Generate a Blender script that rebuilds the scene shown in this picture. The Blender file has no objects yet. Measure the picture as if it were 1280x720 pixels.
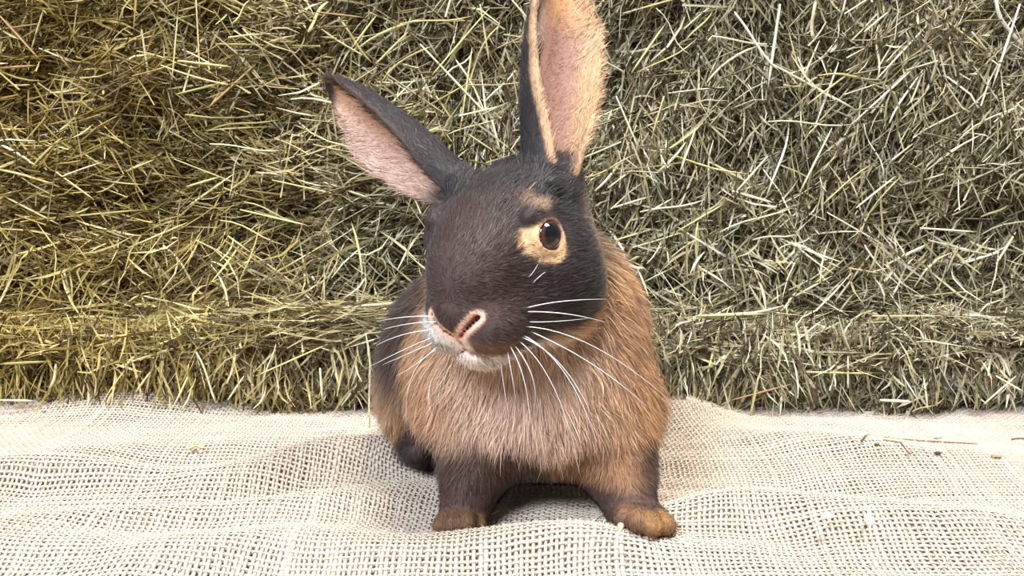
import bpy, math, random
import numpy as np
from mathutils import Vector, Matrix

# ---------------------------------------------------------------- camera, world, lights, exposure
F_PX = 1108.0
PITCH = math.atan(155.0 / F_PX)
CAM = np.array([0.0, 0.0, 0.148])
FW = np.array([0.0, math.cos(PITCH), -math.sin(PITCH)])
UPV = np.array([0.0, math.sin(PITCH), math.cos(PITCH)])

scene = bpy.context.scene
col = scene.collection
cd = bpy.data.cameras.new('camera')
cd.sensor_width = 36.0
cd.lens = 36.0 * F_PX / 1280.0
cd.clip_start = 0.01
cam = bpy.data.objects.new('camera', cd)
col.objects.link(cam)
cam.location = Vector(CAM)
cam.rotation_euler = (math.pi / 2 - PITCH, 0, 0)
scene.camera = cam

world = bpy.data.worlds.new('world')
scene.world = world
world.use_nodes = True
world.node_tree.nodes['Background'].inputs[0].default_value = (0.93, 0.96, 1.0, 1)
world.node_tree.nodes['Background'].inputs[1].default_value = 0.18


def area_light(name, loc, target, size, size_y, power, color):
    l = bpy.data.lights.new(name, 'AREA')
    l.shape = 'RECTANGLE'
    l.size = size
    l.size_y = size_y
    l.energy = power
    l.color = color
    o = bpy.data.objects.new(name, l)
    col.objects.link(o)
    o.location = loc
    d = Vector(target) - Vector(loc)
    o.rotation_euler = d.to_track_quat('-Z', 'Y').to_euler()
    return o


area_light('ceiling_lamp_offscreen', (0.51, 0.01, 2.23), (0.02, 0.42, 0.05), 0.77, 0.58, 75, (1.0, 0.955, 0.88))
area_light('window_left_offscreen', (-1.03, -1.42, 1.72), (-0.05, 0.40, 0.08), 1.12, 0.84, 90, (0.80, 0.88, 1.0))

scene.view_settings.view_transform = 'Standard'
scene.view_settings.look = 'None'
scene.view_settings.gamma = 1.0
scene.view_settings.use_curve_mapping = False
scene.view_settings.exposure = 0.38

# ---------------------------------------------------------------- helpers
rng = np.random.default_rng(7)
random.seed(7)
MM = 0.001


def P(px, py, d):
    """photo pixel + depth along the view axis -> world point"""
    return CAM + FW * d + np.array([1.0, 0, 0]) * (px - 640) / F_PX * d + UPV * (360 - py) / F_PX * d


def ray(px, py):
    v = FW + np.array([1.0, 0, 0]) * (px - 640) / F_PX + UPV * (360 - py) / F_PX
    return v


def on_plane_y(px, py, y):
    v = ray(px, py)
    return CAM + v * (y / v[1])


def on_plane_z(px, py, z=0.0):
    v = ray(px, py)
    return CAM + v * ((z - CAM[2]) / v[2])


def lin(c):
    c = np.asarray(c, float)
    return np.where(c <= 0.04045, c / 12.92, ((c + 0.055) / 1.055) ** 2.4)


def nrm(v):
    return v / np.maximum(np.linalg.norm(v, axis=-1, keepdims=True), 1e-12)


def sstep(a, b, x):
    t = np.clip((x - a) / (b - a), 0, 1)
    return t * t * (3 - 2 * t)


def fade_noise(seed):
    r = np.random.default_rng(seed)
    tab = r.random((32, 32, 32)).astype(np.float32)

    def f(p, s):
        q = np.asarray(p) / s
        i = np.floor(q).astype(int)
        t = q - i
        t = t * t * (3 - 2 * t)
        i &= 31
        j = (i + 1) & 31
        x0, y0, z0 = i[..., 0], i[..., 1], i[..., 2]
        x1, y1, z1 = j[..., 0], j[..., 1], j[..., 2]
        tx, ty, tz = t[..., 0], t[..., 1], t[..., 2]
        a = tab[x0, y0, z0] * (1 - tx) + tab[x1, y0, z0] * tx
        b = tab[x0, y1, z0] * (1 - tx) + tab[x1, y1, z0] * tx
        c = tab[x0, y0, z1] * (1 - tx) + tab[x1, y0, z1] * tx
        d = tab[x0, y1, z1] * (1 - tx) + tab[x1, y1, z1] * tx
        return ((a * (1 - ty) + b * ty) * (1 - tz) + (c * (1 - ty) + d * ty) * tz) * 2 - 1
    return f


noise_a = fade_noise(1)
noise_b = fade_noise(2)
noise_c = fade_noise(3)


def mesh_np(name, verts, faces_flat, loop_tot, smooth=True):
    me = bpy.data.meshes.new(name)
    verts = np.ascontiguousarray(verts, np.float32)
    faces_flat = np.ascontiguousarray(faces_flat, np.int32)
    loop_tot = np.ascontiguousarray(loop_tot, np.int32)
    me.vertices.add(len(verts))
    me.vertices.foreach_set('co', verts.ravel())
    me.loops.add(len(faces_flat))
    me.loops.foreach_set('vertex_index', faces_flat)
    me.polygons.add(len(loop_tot))
    st = np.zeros(len(loop_tot), np.int32)
    st[1:] = np.cumsum(loop_tot)[:-1]
    me.polygons.foreach_set('loop_start', st)
    try:
        me.polygons.foreach_set('loop_total', loop_tot)
    except Exception:
        pass
    me.polygons.foreach_set('use_smooth', np.full(len(loop_tot), smooth, bool))
    me.update(calc_edges=True)
    return me


def add_color(me, c, name='Col'):
    a = me.attributes.new(name, 'FLOAT_COLOR', 'POINT')
    c4 = np.ones((len(me.vertices), 4), np.float32)
    c4[:, :3] = c
    a.data.foreach_set('color', c4.ravel())


def add_vec(me, v, name):
    a = me.attributes.new(name, 'FLOAT_VECTOR', 'POINT')
    a.data.foreach_set('vector', np.ascontiguousarray(v, np.float32).ravel())


def link(name, me, mat, parent=None):
    o = bpy.data.objects.new(name, me)
    col.objects.link(o)
    if mat is not None and me is not None and len(me.materials) == 0:
        me.materials.append(mat)
    if parent is not None:
        o.parent = parent
        o.matrix_parent_inverse = parent_inv(parent)
    return o


def parent_inv(p):
    m = Matrix.LocRotScale(p.location, p.rotation_euler, p.scale)
    if p.parent is not None:
        q = p.parent
        m = Matrix.LocRotScale(q.location, q.rotation_euler, q.scale) @ p.matrix_parent_inverse @ m
    return m.inverted()


def empty(name, loc):
    o = bpy.data.objects.new(name, None)
    o.empty_display_size = 0.02
    col.objects.link(o)
    o.location = Vector(loc)
    return o


def tag(o, label=None, cat=None, group=None, kind=None):
    if label:
        o['label'] = label
    if cat:
        o['category'] = cat
    if group:
        o['group'] = group
    if kind:
        o['kind'] = kind
    return o


def tubes(paths, radii, sides=5):
    """paths (N,K,3) polyline tubes with radii (N,K); closed to a point-ish at both ends"""
    paths = np.asarray(paths, float)
    N, K, _ = paths.shape
    tan = np.gradient(paths, axis=1)
    tan = nrm(tan)
    ref = np.where(np.abs(tan[..., 2:3]) > 0.9, np.array([1.0, 0, 0]), np.array([0, 0, 1.0]))
    a = nrm(np.cross(tan, ref))
    b = np.cross(tan, a)
    ang = np.arange(sides) / sides * 2 * math.pi
    ring = a[:, :, None, :] * np.cos(ang)[None, None, :, None] + b[:, :, None, :] * np.sin(ang)[None, None, :, None]
    v = paths[:, :, None, :] + ring * np.asarray(radii)[:, :, None, None]
    base = (np.arange(N) * K * sides)[:, None, None]
    k = np.arange(K - 1)[None, :, None]
    s = np.arange(sides)[None, None, :]
    s2 = (s + 1) % sides
    q = np.stack([base + k * sides + s, base + k * sides + s2, base + (k + 1) * sides + s2, base + (k + 1) * sides + s], -1)
    q = q.reshape(-1, 4)
    return v.reshape(-1, 3), q.ravel(), np.full(len(q), 4)


# ---------------------------------------------------------------- materials
def new_mat(name):
    m = bpy.data.materials.new(name)
    m.use_nodes = True
    nt = m.node_tree
    b = nt.nodes['Principled BSDF']
    return m, nt, b


def mat_attr(name, rough=0.6, spec=0.3, normal_attr=None, sheen=0.0, noise=0.0, nscale=400, transl=0.0):
    m, nt, b = new_mat(name)
    at = nt.nodes.new('ShaderNodeAttribute')
    at.attribute_name = 'Col'
    src = at.outputs['Color']
    if noise > 0:
        tc = nt.nodes.new('ShaderNodeTexCoord')
        nz = nt.nodes.new('ShaderNodeTexNoise')
        nz.inputs['Scale'].default_value = nscale
        nt.links.new(tc.outputs['Object'], nz.inputs['Vector'])
        mr = nt.nodes.new('ShaderNodeMapRange')
        mr.inputs['To Min'].default_value = 1 - noise
        mr.inputs['To Max'].default_value = 1 + noise
        nt.links.new(nz.outputs['Fac'], mr.inputs['Value'])
        mx = nt.nodes.new('ShaderNodeVectorMath')
        mx.operation = 'SCALE'
        nt.links.new(src, mx.inputs[0])
        nt.links.new(mr.outputs[0], mx.inputs['Scale'])
        src = mx.outputs[0]
    nt.links.new(src, b.inputs['Base Color'])
    b.inputs['Roughness'].default_value = rough
    b.inputs['Specular IOR Level'].default_value = spec
    if sheen:
        b.inputs['Sheen Weight'].default_value = sheen
        b.inputs['Sheen Roughness'].default_value = 0.4
    if normal_attr:
        an = nt.nodes.new('ShaderNodeAttribute')
        an.attribute_name = normal_attr
        nt.links.new(an.outputs['Vector'], b.inputs['Normal'])
    if transl > 0:
        tr = nt.nodes.new('ShaderNodeBsdfTranslucent')
        nt.links.new(src, tr.inputs['Color'])
        mix = nt.nodes.new('ShaderNodeMixShader')
        mix.inputs[0].default_value = transl
        out = nt.nodes['Material Output']
        nt.links.new(b.outputs[0], mix.inputs[1])
        nt.links.new(tr.outputs[0], mix.inputs[2])
        nt.links.new(mix.outputs[0], out.inputs['Surface'])
    return m


def mat_noise(name, c1, c2, scale, rough=0.7, bump=0.0, stretch=(1, 1, 1), spec=0.3):
    m, nt, b = new_mat(name)
    tc = nt.nodes.new('ShaderNodeTexCoord')
    mp = nt.nodes.new('ShaderNodeMapping')
    mp.inputs['Scale'].default_value = stretch
    nz = nt.nodes.new('ShaderNodeTexNoise')
    nz.inputs['Scale'].default_value = scale
    nz.inputs['Detail'].default_value = 5
    cr = nt.nodes.new('ShaderNodeValToRGB')
    cr.color_ramp.elements[0].color = (*lin(c1), 1)
    cr.color_ramp.elements[1].color = (*lin(c2), 1)
    cr.color_ramp.elements[0].position = 0.35
    cr.color_ramp.elements[1].position = 0.65
    nt.links.new(tc.outputs['Object'], mp.inputs[0])
    nt.links.new(mp.outputs[0], nz.inputs['Vector'])
    nt.links.new(nz.outputs['Fac'], cr.inputs[0])
    nt.links.new(cr.outputs[0], b.inputs['Base Color'])
    b.inputs['Roughness'].default_value = rough
    b.inputs['Specular IOR Level'].default_value = spec
    if bump:
        bp = nt.nodes.new('ShaderNodeBump')
        bp.inputs['Strength'].default_value = bump
        bp.inputs['Distance'].default_value = 0.002
        nt.links.new(nz.outputs['Fac'], bp.inputs['Height'])
        nt.links.new(bp.outputs[0], b.inputs['Normal'])
    return m


MAT_FUR = mat_attr('fur', rough=0.45, spec=0.32, normal_attr='sn', sheen=0.10)
MAT_SKIN = mat_attr('skin', rough=0.7, spec=0.2)
MAT_HAY = mat_attr('hay', rough=0.55, spec=0.35, noise=0.18, nscale=300, transl=0.12)
MAT_BURLAP = mat_attr('burlap', rough=0.9, spec=0.1, noise=0.14, nscale=900)
MAT_LINING = mat_noise('burlap_lining', (0.72, 0.67, 0.60), (0.80, 0.75, 0.68), 120, 0.95)
MAT_WHISKER = mat_noise('whisker', (0.90, 0.90, 0.90), (0.97, 0.97, 0.97), 60, 0.35)
MAT_CLAW = mat_noise('claw', (0.70, 0.62, 0.50), (0.82, 0.76, 0.66), 300, 0.4)
MAT_CORE = mat_noise('hay_core', (0.40, 0.36, 0.21), (0.54, 0.49, 0.31), 160, 0.9, 1.0, (1, 1, 3))
MAT_FLOOR = mat_noise('floor_boards', (0.42, 0.36, 0.29), (0.52, 0.45, 0.36), 14, 0.7, 0.2, (1, 8, 1))
MAT_WALL = mat_noise('barn_wall', (0.40, 0.36, 0.31), (0.50, 0.46, 0.40), 6, 0.9, 0.2)

# ---------------------------------------------------------------- setting
BALE_LOW_Y = 0.512      # front face of the lower bale
BALE_UP_Y = 0.592       # front face of the upper bale
LEDGE_Z = 0.052


def box_mesh(name, x0, x1, y0, y1, z0, z1):
    v = np.array([[x, y, z] for x in (x0, x1) for y in (y0, y1) for z in (z0, z1)], float)
    f = np.array([[0, 1, 3, 2], [4, 6, 7, 5], [0, 4, 5, 1], [2, 3, 7, 6], [0, 2, 6, 4], [1, 5, 7, 3]])
    return mesh_np(name, v, f.ravel(), np.full(6, 4), smooth=False)


tag(link('floor', box_mesh('floor', -1.6, 1.6, -1.2, 1.6, -0.06, -0.012), MAT_FLOOR), kind='structure')
tag(link('wall_back', box_mesh('wall_back', -1.6, 1.6, 1.15, 1.2, -0.012, 1.9), MAT_WALL), kind='structure')

# ---------------------------------------------------------------- burlap cloth (woven threads over a rumpled surface)
BUMPS = []


def bump(px, py, amp, sx, sy, rot=0.0):
    g = on_plane_z(px, py)
    BUMPS.append((g[0], g[1], amp * MM, sx * MM, sy * MM, math.radians(rot)))


bump(600, 700, 4.5, 70, 10, 2)
bump(430, 640, 5.0, 34, 11, 28)
bump(430, 590, 9.0, 46, 12, 24)
bump(270, 568, -4.5, 60, 10, 10)
bump(150, 512, 7.5, 46, 17, 0)
bump(60, 605, 8, 45, 9, -4)
bump(160, 665, 5.5, 50, 8, 10)
bump(20, 700, 5, 40, 12, 0)
bump(320, 700, 4, 40, 12, 25)
bump(848, 522, 7, 20, 26, 0)
bump(920, 655, 4, 30, 9, 14)
bump(1060, 668, 7, 60, 11, -4)
bump(1050, 612, -3.5, 60, 12, -8)
bump(1000, 560, 4, 30, 10, -20)
bump(1200, 700, 3, 50, 14, 8)
bump(1180, 575, 3, 70, 14, -4)
bump(700, 695, 3, 26, 7, -6)


def cloth_z(x, y):
    x = np.asarray(x, float)
    y = np.asarray(y, float)
    z = np.zeros_like(x)
    for bx, by, a, sx, sy, r in BUMPS:
        dx, dy = x - bx, y - by
        u = dx * math.cos(r) + dy * math.sin(r)
        v = -dx * math.sin(r) + dy * math.cos(r)
        z += 1.9 * a * np.exp(-0.5 * ((u / sx) ** 2 + (v / sy) ** 2))
    p = np.stack([x, y * 1.6, 0 * x + 0.3], -1)
    z += 1.8 * MM * noise_a(p, 0.045) + 0.7 * MM * noise_b(p, 0.018)
    return z


def build_cloth():
    pitch = 2.15 * MM
    xs = np.arange(-0.385, 0.386, pitch)
    ys = np.arange(0.250, 0.540, pitch)
    nx, ny = len(xs), len(ys)
    jx = rng.normal(0, 0.16, nx) * MM
    jy = rng.normal(0, 0.16, ny) * MM
    X, Y = np.meshgrid(xs + jx, ys + jy, indexing='ij')
    p = np.stack([X, Y, 0 * X], -1)
    # threads wander and bunch
    X = X + 10 * MM * noise_a(p + 3.1, 0.11) + 1.7 * MM * noise_b(p + 1.7, 0.022) + 0.35 * MM * noise_c(p, 0.006)
    Y = Y + 10 * MM * noise_a(p + 9.3, 0.11) + 1.7 * MM * noise_b(p + 5.2, 0.022) + 0.35 * MM * noise_c(p + 4, 0.006)
    Z = cloth_z(X, Y)
    C = np.stack([X, Y, Z], -1)
    du = nrm(np.gradient(C, axis=0))
    dv = nrm(np.gradient(C, axis=1))
    N = nrm(np.cross(du, dv))
    sgn = ((np.add.outer(np.arange(nx), np.arange(ny)) % 2) * 2 - 1).astype(float)
    verts, faces, cols = [], [], []
    off = 0
    base_c = lin((0.79, 0.735, 0.675))
    dark_c = lin((0.67, 0.60, 0.52))
    for axis in (0, 1):
        n_thr = ny if axis == 0 else nx
        wj = np.exp(rng.normal(0, 0.16, n_thr))
        w = 0.80 * MM * (wj[None, :] if axis == 0 else wj[:, None]) * (1 + 0.18 * noise_c(C + axis * 2.0, 0.004))
        side = dv if axis == 0 else du
        cen = C + N * (sgn * (0.36 * MM if axis == 0 else -0.36 * MM))[..., None]
        t = 0.36 * MM
        rings = np.stack([cen + side * w[..., None], cen + N * t, cen - side * w[..., None], cen - N * t], 2)  # nx,ny,4,3
        idx = np.arange(nx * ny * 4).reshape(nx, ny, 4) + off
        if axis == 0:
            a, b = idx[:-1], idx[1:]
        else:
            a, b = idx[:, :-1], idx[:, 1:]
        q = np.stack([a, np.roll(a, -1, 2), np.roll(b, -1, 2), b], -1).reshape(-1, 4)
        tone = rng.random(n_thr)
        tone = (tone[None, :] if axis == 0 else tone[:, None]) * 0.6 + 0.4 * (noise_b(C + 7, 0.01) * 0.5 + 0.5)
        tone = np.clip(tone + 0.25 * noise_a(C + 2, 0.09), 0, 1)
        cc = base_c + (dark_c - base_c) * (tone * 0.55)[..., None]
        verts.append(rings.reshape(-1, 3))
        faces.append(q)
        cols.append(np.repeat(cc.reshape(-1, 3), 4, 0))
        off += nx * ny * 4
    # loose fuzz of fibres
    nf = 26000
    fx = rng.uniform(-0.38, 0.38, nf)
    fy = rng.uniform(0.255, 0.522, nf)
    fz = cloth_z(fx, fy) + rng.uniform(0.2, 0.9, nf) * MM
    root = np.stack([fx, fy, fz], -1)
    d = nrm(np.stack([rng.normal(0, 1, nf), rng.normal(0, 1, nf), np.abs(rng.normal(0, 0.35, nf))], -1))
    ln = rng.uniform(1.0, 3.4, nf)[:, None] * MM
    sidev = nrm(np.cross(d, np.array([0, 0, 1.0]))) * 0.07 * MM
    mid = root + d * ln * 0.5 + np.array([0, 0, 1.0]) * ln * 0.12
    tip = root + d * ln
    fv = np.stack([root - sidev, root + sidev, mid + sidev, mid - sidev, tip], 1).reshape(-1, 3)
    b0 = (np.arange(nf) * 5 + off)[:, None]
    q4 = b0 + np.array([[0, 1, 2, 3]])
    t3 = b0 + np.array([[3, 2, 4]])
    verts.append(fv)
    cols.append(np.repeat(np.tile(lin((0.88, 0.84, 0.76)), (nf, 1)), 5, 0))
    allq = np.concatenate(faces + [q4])
    me = mesh_np('burlap_weave', np.concatenate(verts), np.concatenate([allq.ravel(), t3.ravel()]),
                 np.concatenate([np.full(len(allq), 4), np.full(nf, 3)]))
    add_color(me, np.concatenate(cols))
    root_o = empty('burlap_cloth', (0, 0.39, 0))
    tag(root_o, 'rumpled pale beige burlap sackcloth spread under the rabbit', 'cloth')
    w = link('weave', me, MAT_BURLAP, root_o)
    tag(w, 'open plain weave of beige jute threads', kind='stuff')
    # second layer of the sack under the open weave
    gx = np.linspace(-0.387, 0.387, 150)
    gy = np.linspace(0.248, 0.541, 60)
    GX, GY = np.meshgrid(gx, gy, indexing='ij')
    GZ = cloth_z(GX, GY) - 1.9 * MM
    bot = np.minimum(GZ - 1.2 * MM, -0.0118)
    top = np.stack([GX, GY, GZ], -1).reshape(-1, 3)
    low = np.stack([GX, GY, bot], -1).reshape(-1, 3)
    n1, n2 = len(gx), len(gy)
    idx = np.arange(n1 * n2).reshape(n1, n2)
    q = np.stack([idx[:-1, :-1], idx[1:, :-1], idx[1:, 1:], idx[:-1, 1:]], -1).reshape(-1, 4)
    qb = q[:, ::-1] + n1 * n2
    rim = np.concatenate([idx[:, 0], idx[-1, 1:], idx[-2::-1, -1], idx[0, -2:0:-1]])
    r2 = np.roll(rim, -1)
    qs = np.stack([rim, rim + n1 * n2, r2 + n1 * n2, r2], -1)
    qq = np.concatenate([q, qb, qs])
    me2 = mesh_np('burlap_under_layer', np.concatenate([top, low]), qq.ravel(), np.full(len(qq), 4))
    link('under_layer', me2, MAT_LINING, root_o)


build_cloth()

# ---------------------------------------------------------------- hay bales
HAY_COLS = lin(np.array([[0.50, 0.45, 0.27], [0.62, 0.57, 0.36], [0.74, 0.69, 0.49], [0.84, 0.80, 0.64],
                         [0.29, 0.25, 0.14], [0.36, 0.26, 0.16], [0.58, 0.56, 0.44], [0.90, 0.87, 0.75]]))


def face_relief(x, z, seed=0.0):
    p = np.stack([x, z, 0 * x + seed], -1)
    return (15 * noise_a(p, 0.075) + 11 * noise_b(p, 0.03) + 6 * noise_c(p, 0.012)) * MM


def hay_colors(x, z, n):
    """greener / yellower hay towards -x, paler and greyer towards +x"""
    t = sstep(-0.30, 0.02, x + 0.06 * noise_a(np.stack([x, z, 0 * x + 5], -1), 0.08))
    wl = np.array([0.18, 0.19, 0.16, 0.12, 0.18, 0.10, 0.04, 0.03])
    wr = np.array([0.14, 0.16, 0.17, 0.16, 0.19, 0.08, 0.06, 0.06])
    cw = np.cumsum(wl[None] * (1 - t[:, None]) + wr[None] * t[:, None], 1)
    r = rng.random(n)[:, None] * cw[:, -1:]
    k = (r > cw).sum(1).clip(0, 7)
    c = HAY_COLS[k] * np.exp(rng.normal(0, 0.16, (n, 1)))
    g = c.mean(1, keepdims=True)
    pale = c * 0.72 + g * np.array([0.32, 0.305, 0.27])
    olive = c * np.array([1.04, 0.92, 0.60])
    return (olive * (1 - t[:, None]) + pale * t[:, None]) * 0.88


def blades(cen, dirs, nor, length, width, curl, cols, K=4):
    """ribbon blades with a shallow V fold: cen (N,3) dirs (N,3)"""
    N = len(cen)
    t = np.linspace(-0.5, 0.5, K)
    side = nrm(np.cross(dirs, nor))
    roll = rng.normal(0, 0.7, N)[:, None]
    wdir = side * np.cos(roll) + nor * np.sin(roll)
    ben = nrm(side * rng.normal(0, 1, (N, 1)) + nor * rng.normal(0, 0.6, (N, 1)))
    path = cen[:, None] + dirs[:, None] * (t[None, :, None] * length[:, None, None]) \
        + ben[:, None] * ((t[None, :, None] ** 2 * 4 - 0.5) * (curl * length)[:, None, None])
    tw = 1 - 0.75 * np.abs(t * 2) ** 3
    v = np.stack([path + wdir[:, None] * (tw[None, :, None] * width[:, None, None] * 0.5),
                  path - wdir[:, None] * (tw[None, :, None] * width[:, None, None] * 0.5)], 2)   # N,K,2,3
    b = (np.arange(N) * K * 2)[:, None]
    k = np.arange(K - 1)[None, :]
    q = np.stack([b + k * 2, b + k * 2 + 1, b + k * 2 + 3, b + k * 2 + 2], -1).reshape(-1, 4)
    return v.reshape(-1, 3), q, np.repeat(cols, K * 2, 0)


def merge(parts):
    vs, qs, cs = [], [], []
    off = 0
    for v, q, c in parts:
        vs.append(v)
        qs.append(q + off)
        cs.append(c)
        off += len(v)
    return np.concatenate(vs), np.concatenate(qs), np.concatenate(cs)


def stems(cen, dirs, length, rad, cols, curl):
    N = len(cen)
    K = 4
    t = np.linspace(-0.5, 0.5, K)
    ben = nrm(np.cross(dirs, nrm(rng.normal(0, 1, (N, 3)))))
    path = cen[:, None] + dirs[:, None] * (t[None, :, None] * length[:, None, None]) \
        + ben[:, None] * ((t[None, :, None] ** 2 * 4 - 0.5) * (curl * length)[:, None, None])
    v, f, l = tubes(path, np.repeat(rad[:, None], K, 1), 3)
    return v, f.reshape(-1, 4), np.repeat(cols, K * 3, 0)


def hay_patch(n, x, z, to_world, ang_mean, ang_sd, len_rng, w_rng, out, lift_sd, seed, stem=False):
    """n blades lying on a face; to_world(x, z, o) -> point, with tangent frame ex, ez, en"""
    ex, ez, en = to_world[1:]
    o = face_relief(x, z, seed) + out
    cen = to_world[0](x, z, o)
    p = np.stack([x, z, 0 * x + seed], -1)
    a = ang_mean + 1.3 * noise_a(p + 11, 0.06) * ang_sd + rng.normal(0, 1, n) * ang_sd
    lift = rng.normal(0, 1, n) * lift_sd
    d = nrm((ex * np.cos(a)[:, None] + ez * np.sin(a)[:, None]) * np.cos(lift)[:, None] + en * np.sin(lift)[:, None])
    ln = np.exp(rng.uniform(math.log(len_rng[0]), math.log(len_rng[1]), n)) * MM
    w = rng.uniform(*w_rng, n) * MM
    c = hay_colors(x, z, n)
    if stem:
        return stems(cen, d, ln, w * 0.5, c, np.abs(rng.normal(0, 0.06, n)))
    return blades(cen, d, np.tile(en, (n, 1)), ln, w, np.abs(rng.normal(0, 0.10, n)), c)


def bale_core(name, x0, x1, y0, y1, z0, z1, seed, parent):
    """lumpy rounded block of compressed hay, densely subdivided on its front and top"""
    n = 60
    me_v, me_q = [], []
    off = 0

    def grid(fn, nu, nv):
        nonlocal off
        u, v = np.meshgrid(np.linspace(0, 1, nu), np.linspace(0, 1, nv), indexing='ij')
        p = fn(u, v).reshape(-1, 3)
        i = np.arange(nu * nv).reshape(nu, nv) + off
        me_v.append(p)
        me_q.append(np.stack([i[:-1, :-1], i[1:, :-1], i[1:, 1:], i[:-1, 1:]], -1).reshape(-1, 4))
        off += nu * nv

    def S(u, v, w):
        x = x0 + (x1 - x0) * u
        y = y0 + (y1 - y0) * v
        z = z0 + (z1 - z0) * w
        p = np.stack([x, y, z], -1)
        c = np.array([(x0 + x1) / 2, (y0 + y1) / 2, (z0 + z1) / 2])
        h = np.array([(x1 - x0) / 2, (y1 - y0) / 2, (z1 - z0) / 2])
        r = 0.018
        qd = np.clip(p - c, -(h - r), h - r)
        dlt = p - c - qd
        p = c + qd + nrm(dlt) * r * (np.linalg.norm(dlt, axis=-1, keepdims=True) > 1e-6)
        rel = face_relief(x, z + (y - y0), seed)
        p = p + nrm(dlt) * (rel[..., None] * 0.95 - 0.006)
        p[..., 2] = np.maximum(p[..., 2], z0)
        return p
    grid(lambda u, v: S(u, 0 * u, v), 140, 50)
    grid(lambda u, v: S(u, v, 0 * u + 1), 140, 30)
    grid(lambda u, v: S(u, 0 * u + 1, v), 40, 12)
    grid(lambda u, v: S(0 * u, u, v), 16, 16)
    grid(lambda u, v: S(0 * u + 1, u, v), 16, 16)
    grid(lambda u, v: S(u, v, 0 * u), 40, 8)
    q = np.concatenate(me_q)
    me = mesh_np(name, np.concatenate(me_v), q.ravel(), np.full(len(q), 4))
    return link('core', me, MAT_CORE, parent)


EX, EY, EZ = np.array([1.0, 0, 0]), np.array([0, 1.0, 0]), np.array([0, 0, 1.0])
BX = 0.62


def front_frame(y):
    return (lambda x, z, o: np.stack([x, y - o, z], -1), EX, EZ, -EY)


def top_frame(zt):
    return (lambda x, y, o: np.stack([x, y, zt + o], -1), EX, EY, EZ)


def xdist(n, half=0.43):
    """mostly inside the seen width, thinner towards the bale ends"""
    x = rng.uniform(-half, half, n)
    m = rng.random(n) < 0.22
    x[m] = rng.uniform(-BX, BX, m.sum())
    return x


def ledge_dz(x):
    p = np.stack([x, 0 * x + 0.2, 0 * x], -1)
    return (7 * noise_a(p, 0.09) + 4 * noise_b(p, 0.03)) * MM


def build_upper():
    root = empty('hay_bale', (0, 0.80, LEDGE_Z))
    tag(root, 'large compressed hay bale lying on top of the low ledge, behind the rabbit', 'hay bale', 'stacked hay bales')
    z0, z1 = LEDGE_Z - 0.004, 0.42
    bale_core('upper_bale_core', -BX, BX, BALE_UP_Y + 0.008, 0.98, z0, z1, 0.0, root)
    fr = front_frame(BALE_UP_Y)
    parts = []

    def zz(n):
        z = rng.uniform(z0, 0.30, n)
        m = rng.random(n) < 0.10
        z[m] = rng.uniform(0.30, z1, m.sum())
        return z
    # deep dark filling, mid layers, loose top layer
    for n, L, W, out, lift, asd in ((13000, (8, 30), (0.9, 2.3), (-8, 2), 0.5, 0.9), (19000, (6, 26), (0.6, 1.7), (-3, 6), 0.55, 0.7),
                                    (7000, (14, 55), (0.5, 1.5), (1, 9), 0.28, 0.8)):
        x, z = xdist(n), zz(n)
        left = 1 - sstep(-0.16, 0.02, x + 0.05 * noise_b(np.stack([x, z, 0 * x], -1), 0.05))
        low = 1 - sstep(0.10, 0.17, z)
        flat = np.clip(left * 0.75 + low * 0.5, 0, 1)
        am = np.where(rng.random(n) < flat, 0.12, 1.3)
        parts.append(hay_patch(n, x, z, fr, am, asd * np.where(flat > 0.5, 0.6, 0.75), L, W, rng.uniform(out[0], out[1], n) * MM, lift, 0.0))
    # cut ends poking straight out of the face
    n = 9000
    x, z = xdist(n), zz(n)
    o = face_relief(x, z, 0.0)
    cen = fr[0](x, z, o + rng.uniform(-2, 4, n) * MM)
    d = nrm(np.stack([rng.normal(0, 0.55, n), -np.ones(n), rng.normal(0.15, 0.55, n)], -1))
    parts.append(stems(cen, d, rng.uniform(5, 14, n) * MM, rng.uniform(0.35, 0.8, n) * MM, hay_colors(x, z, n), np.abs(rng.normal(0, 0.08, n))))
    # round stems
    n = 5000
    x, z = xdist(n), zz(n)
    parts.append(hay_patch(n, x, z, fr, np.where(x < -0.05, 0.2, 1.1), 0.8, (18, 60), (0.7, 1.4), rng.uniform(0, 9, n) * MM, 0.25, 0.0, stem=True))
    # hay fallen from the face onto the ledge
    n = 1400
    x = xdist(n)
    z = rng.uniform(LEDGE_Z + 0.004, LEDGE_Z + 0.045, n)
    d = nrm(np.stack([rng.normal(0, 0.8, n), -np.abs(rng.normal(0.5, 0.35, n)), -rng.uniform(0.2, 1.0, n)], -1))
    cen = np.stack([x, BALE_UP_Y - rng.uniform(0.006, 0.03, n), z], -1)
    parts.append(blades(cen, d, np.tile(-EY, (n, 1)), rng.uniform(14, 50, n) * MM, rng.uniform(0.6, 1.7, n) * MM, np.abs(rng.normal(0, 0.12, n)), hay_colors(x, z, n)))
    # sparse top
    n = 3500
    x, y = rng.uniform(-BX, BX, n), rng.uniform(BALE_UP_Y, 0.98, n)
    parts.append(hay_patch(n, x, y, top_frame(z1), 0.3, 0.8, (20, 70), (1.0, 2.5), rng.uniform(-2, 6, n) * MM, 0.3, 4.0))
    v, q, c = merge(parts)
    v[:, 2] = np.maximum(v[:, 2], LEDGE_Z - 0.003)
    me = mesh_np('upper_bale_hay', v, q.ravel(), np.full(len(q), 4), smooth=False)
    add_color(me, c)
    tag(link('hay', me, MAT_HAY, root), 'tangled dry hay blades and stems', kind='stuff')
    return root


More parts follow.
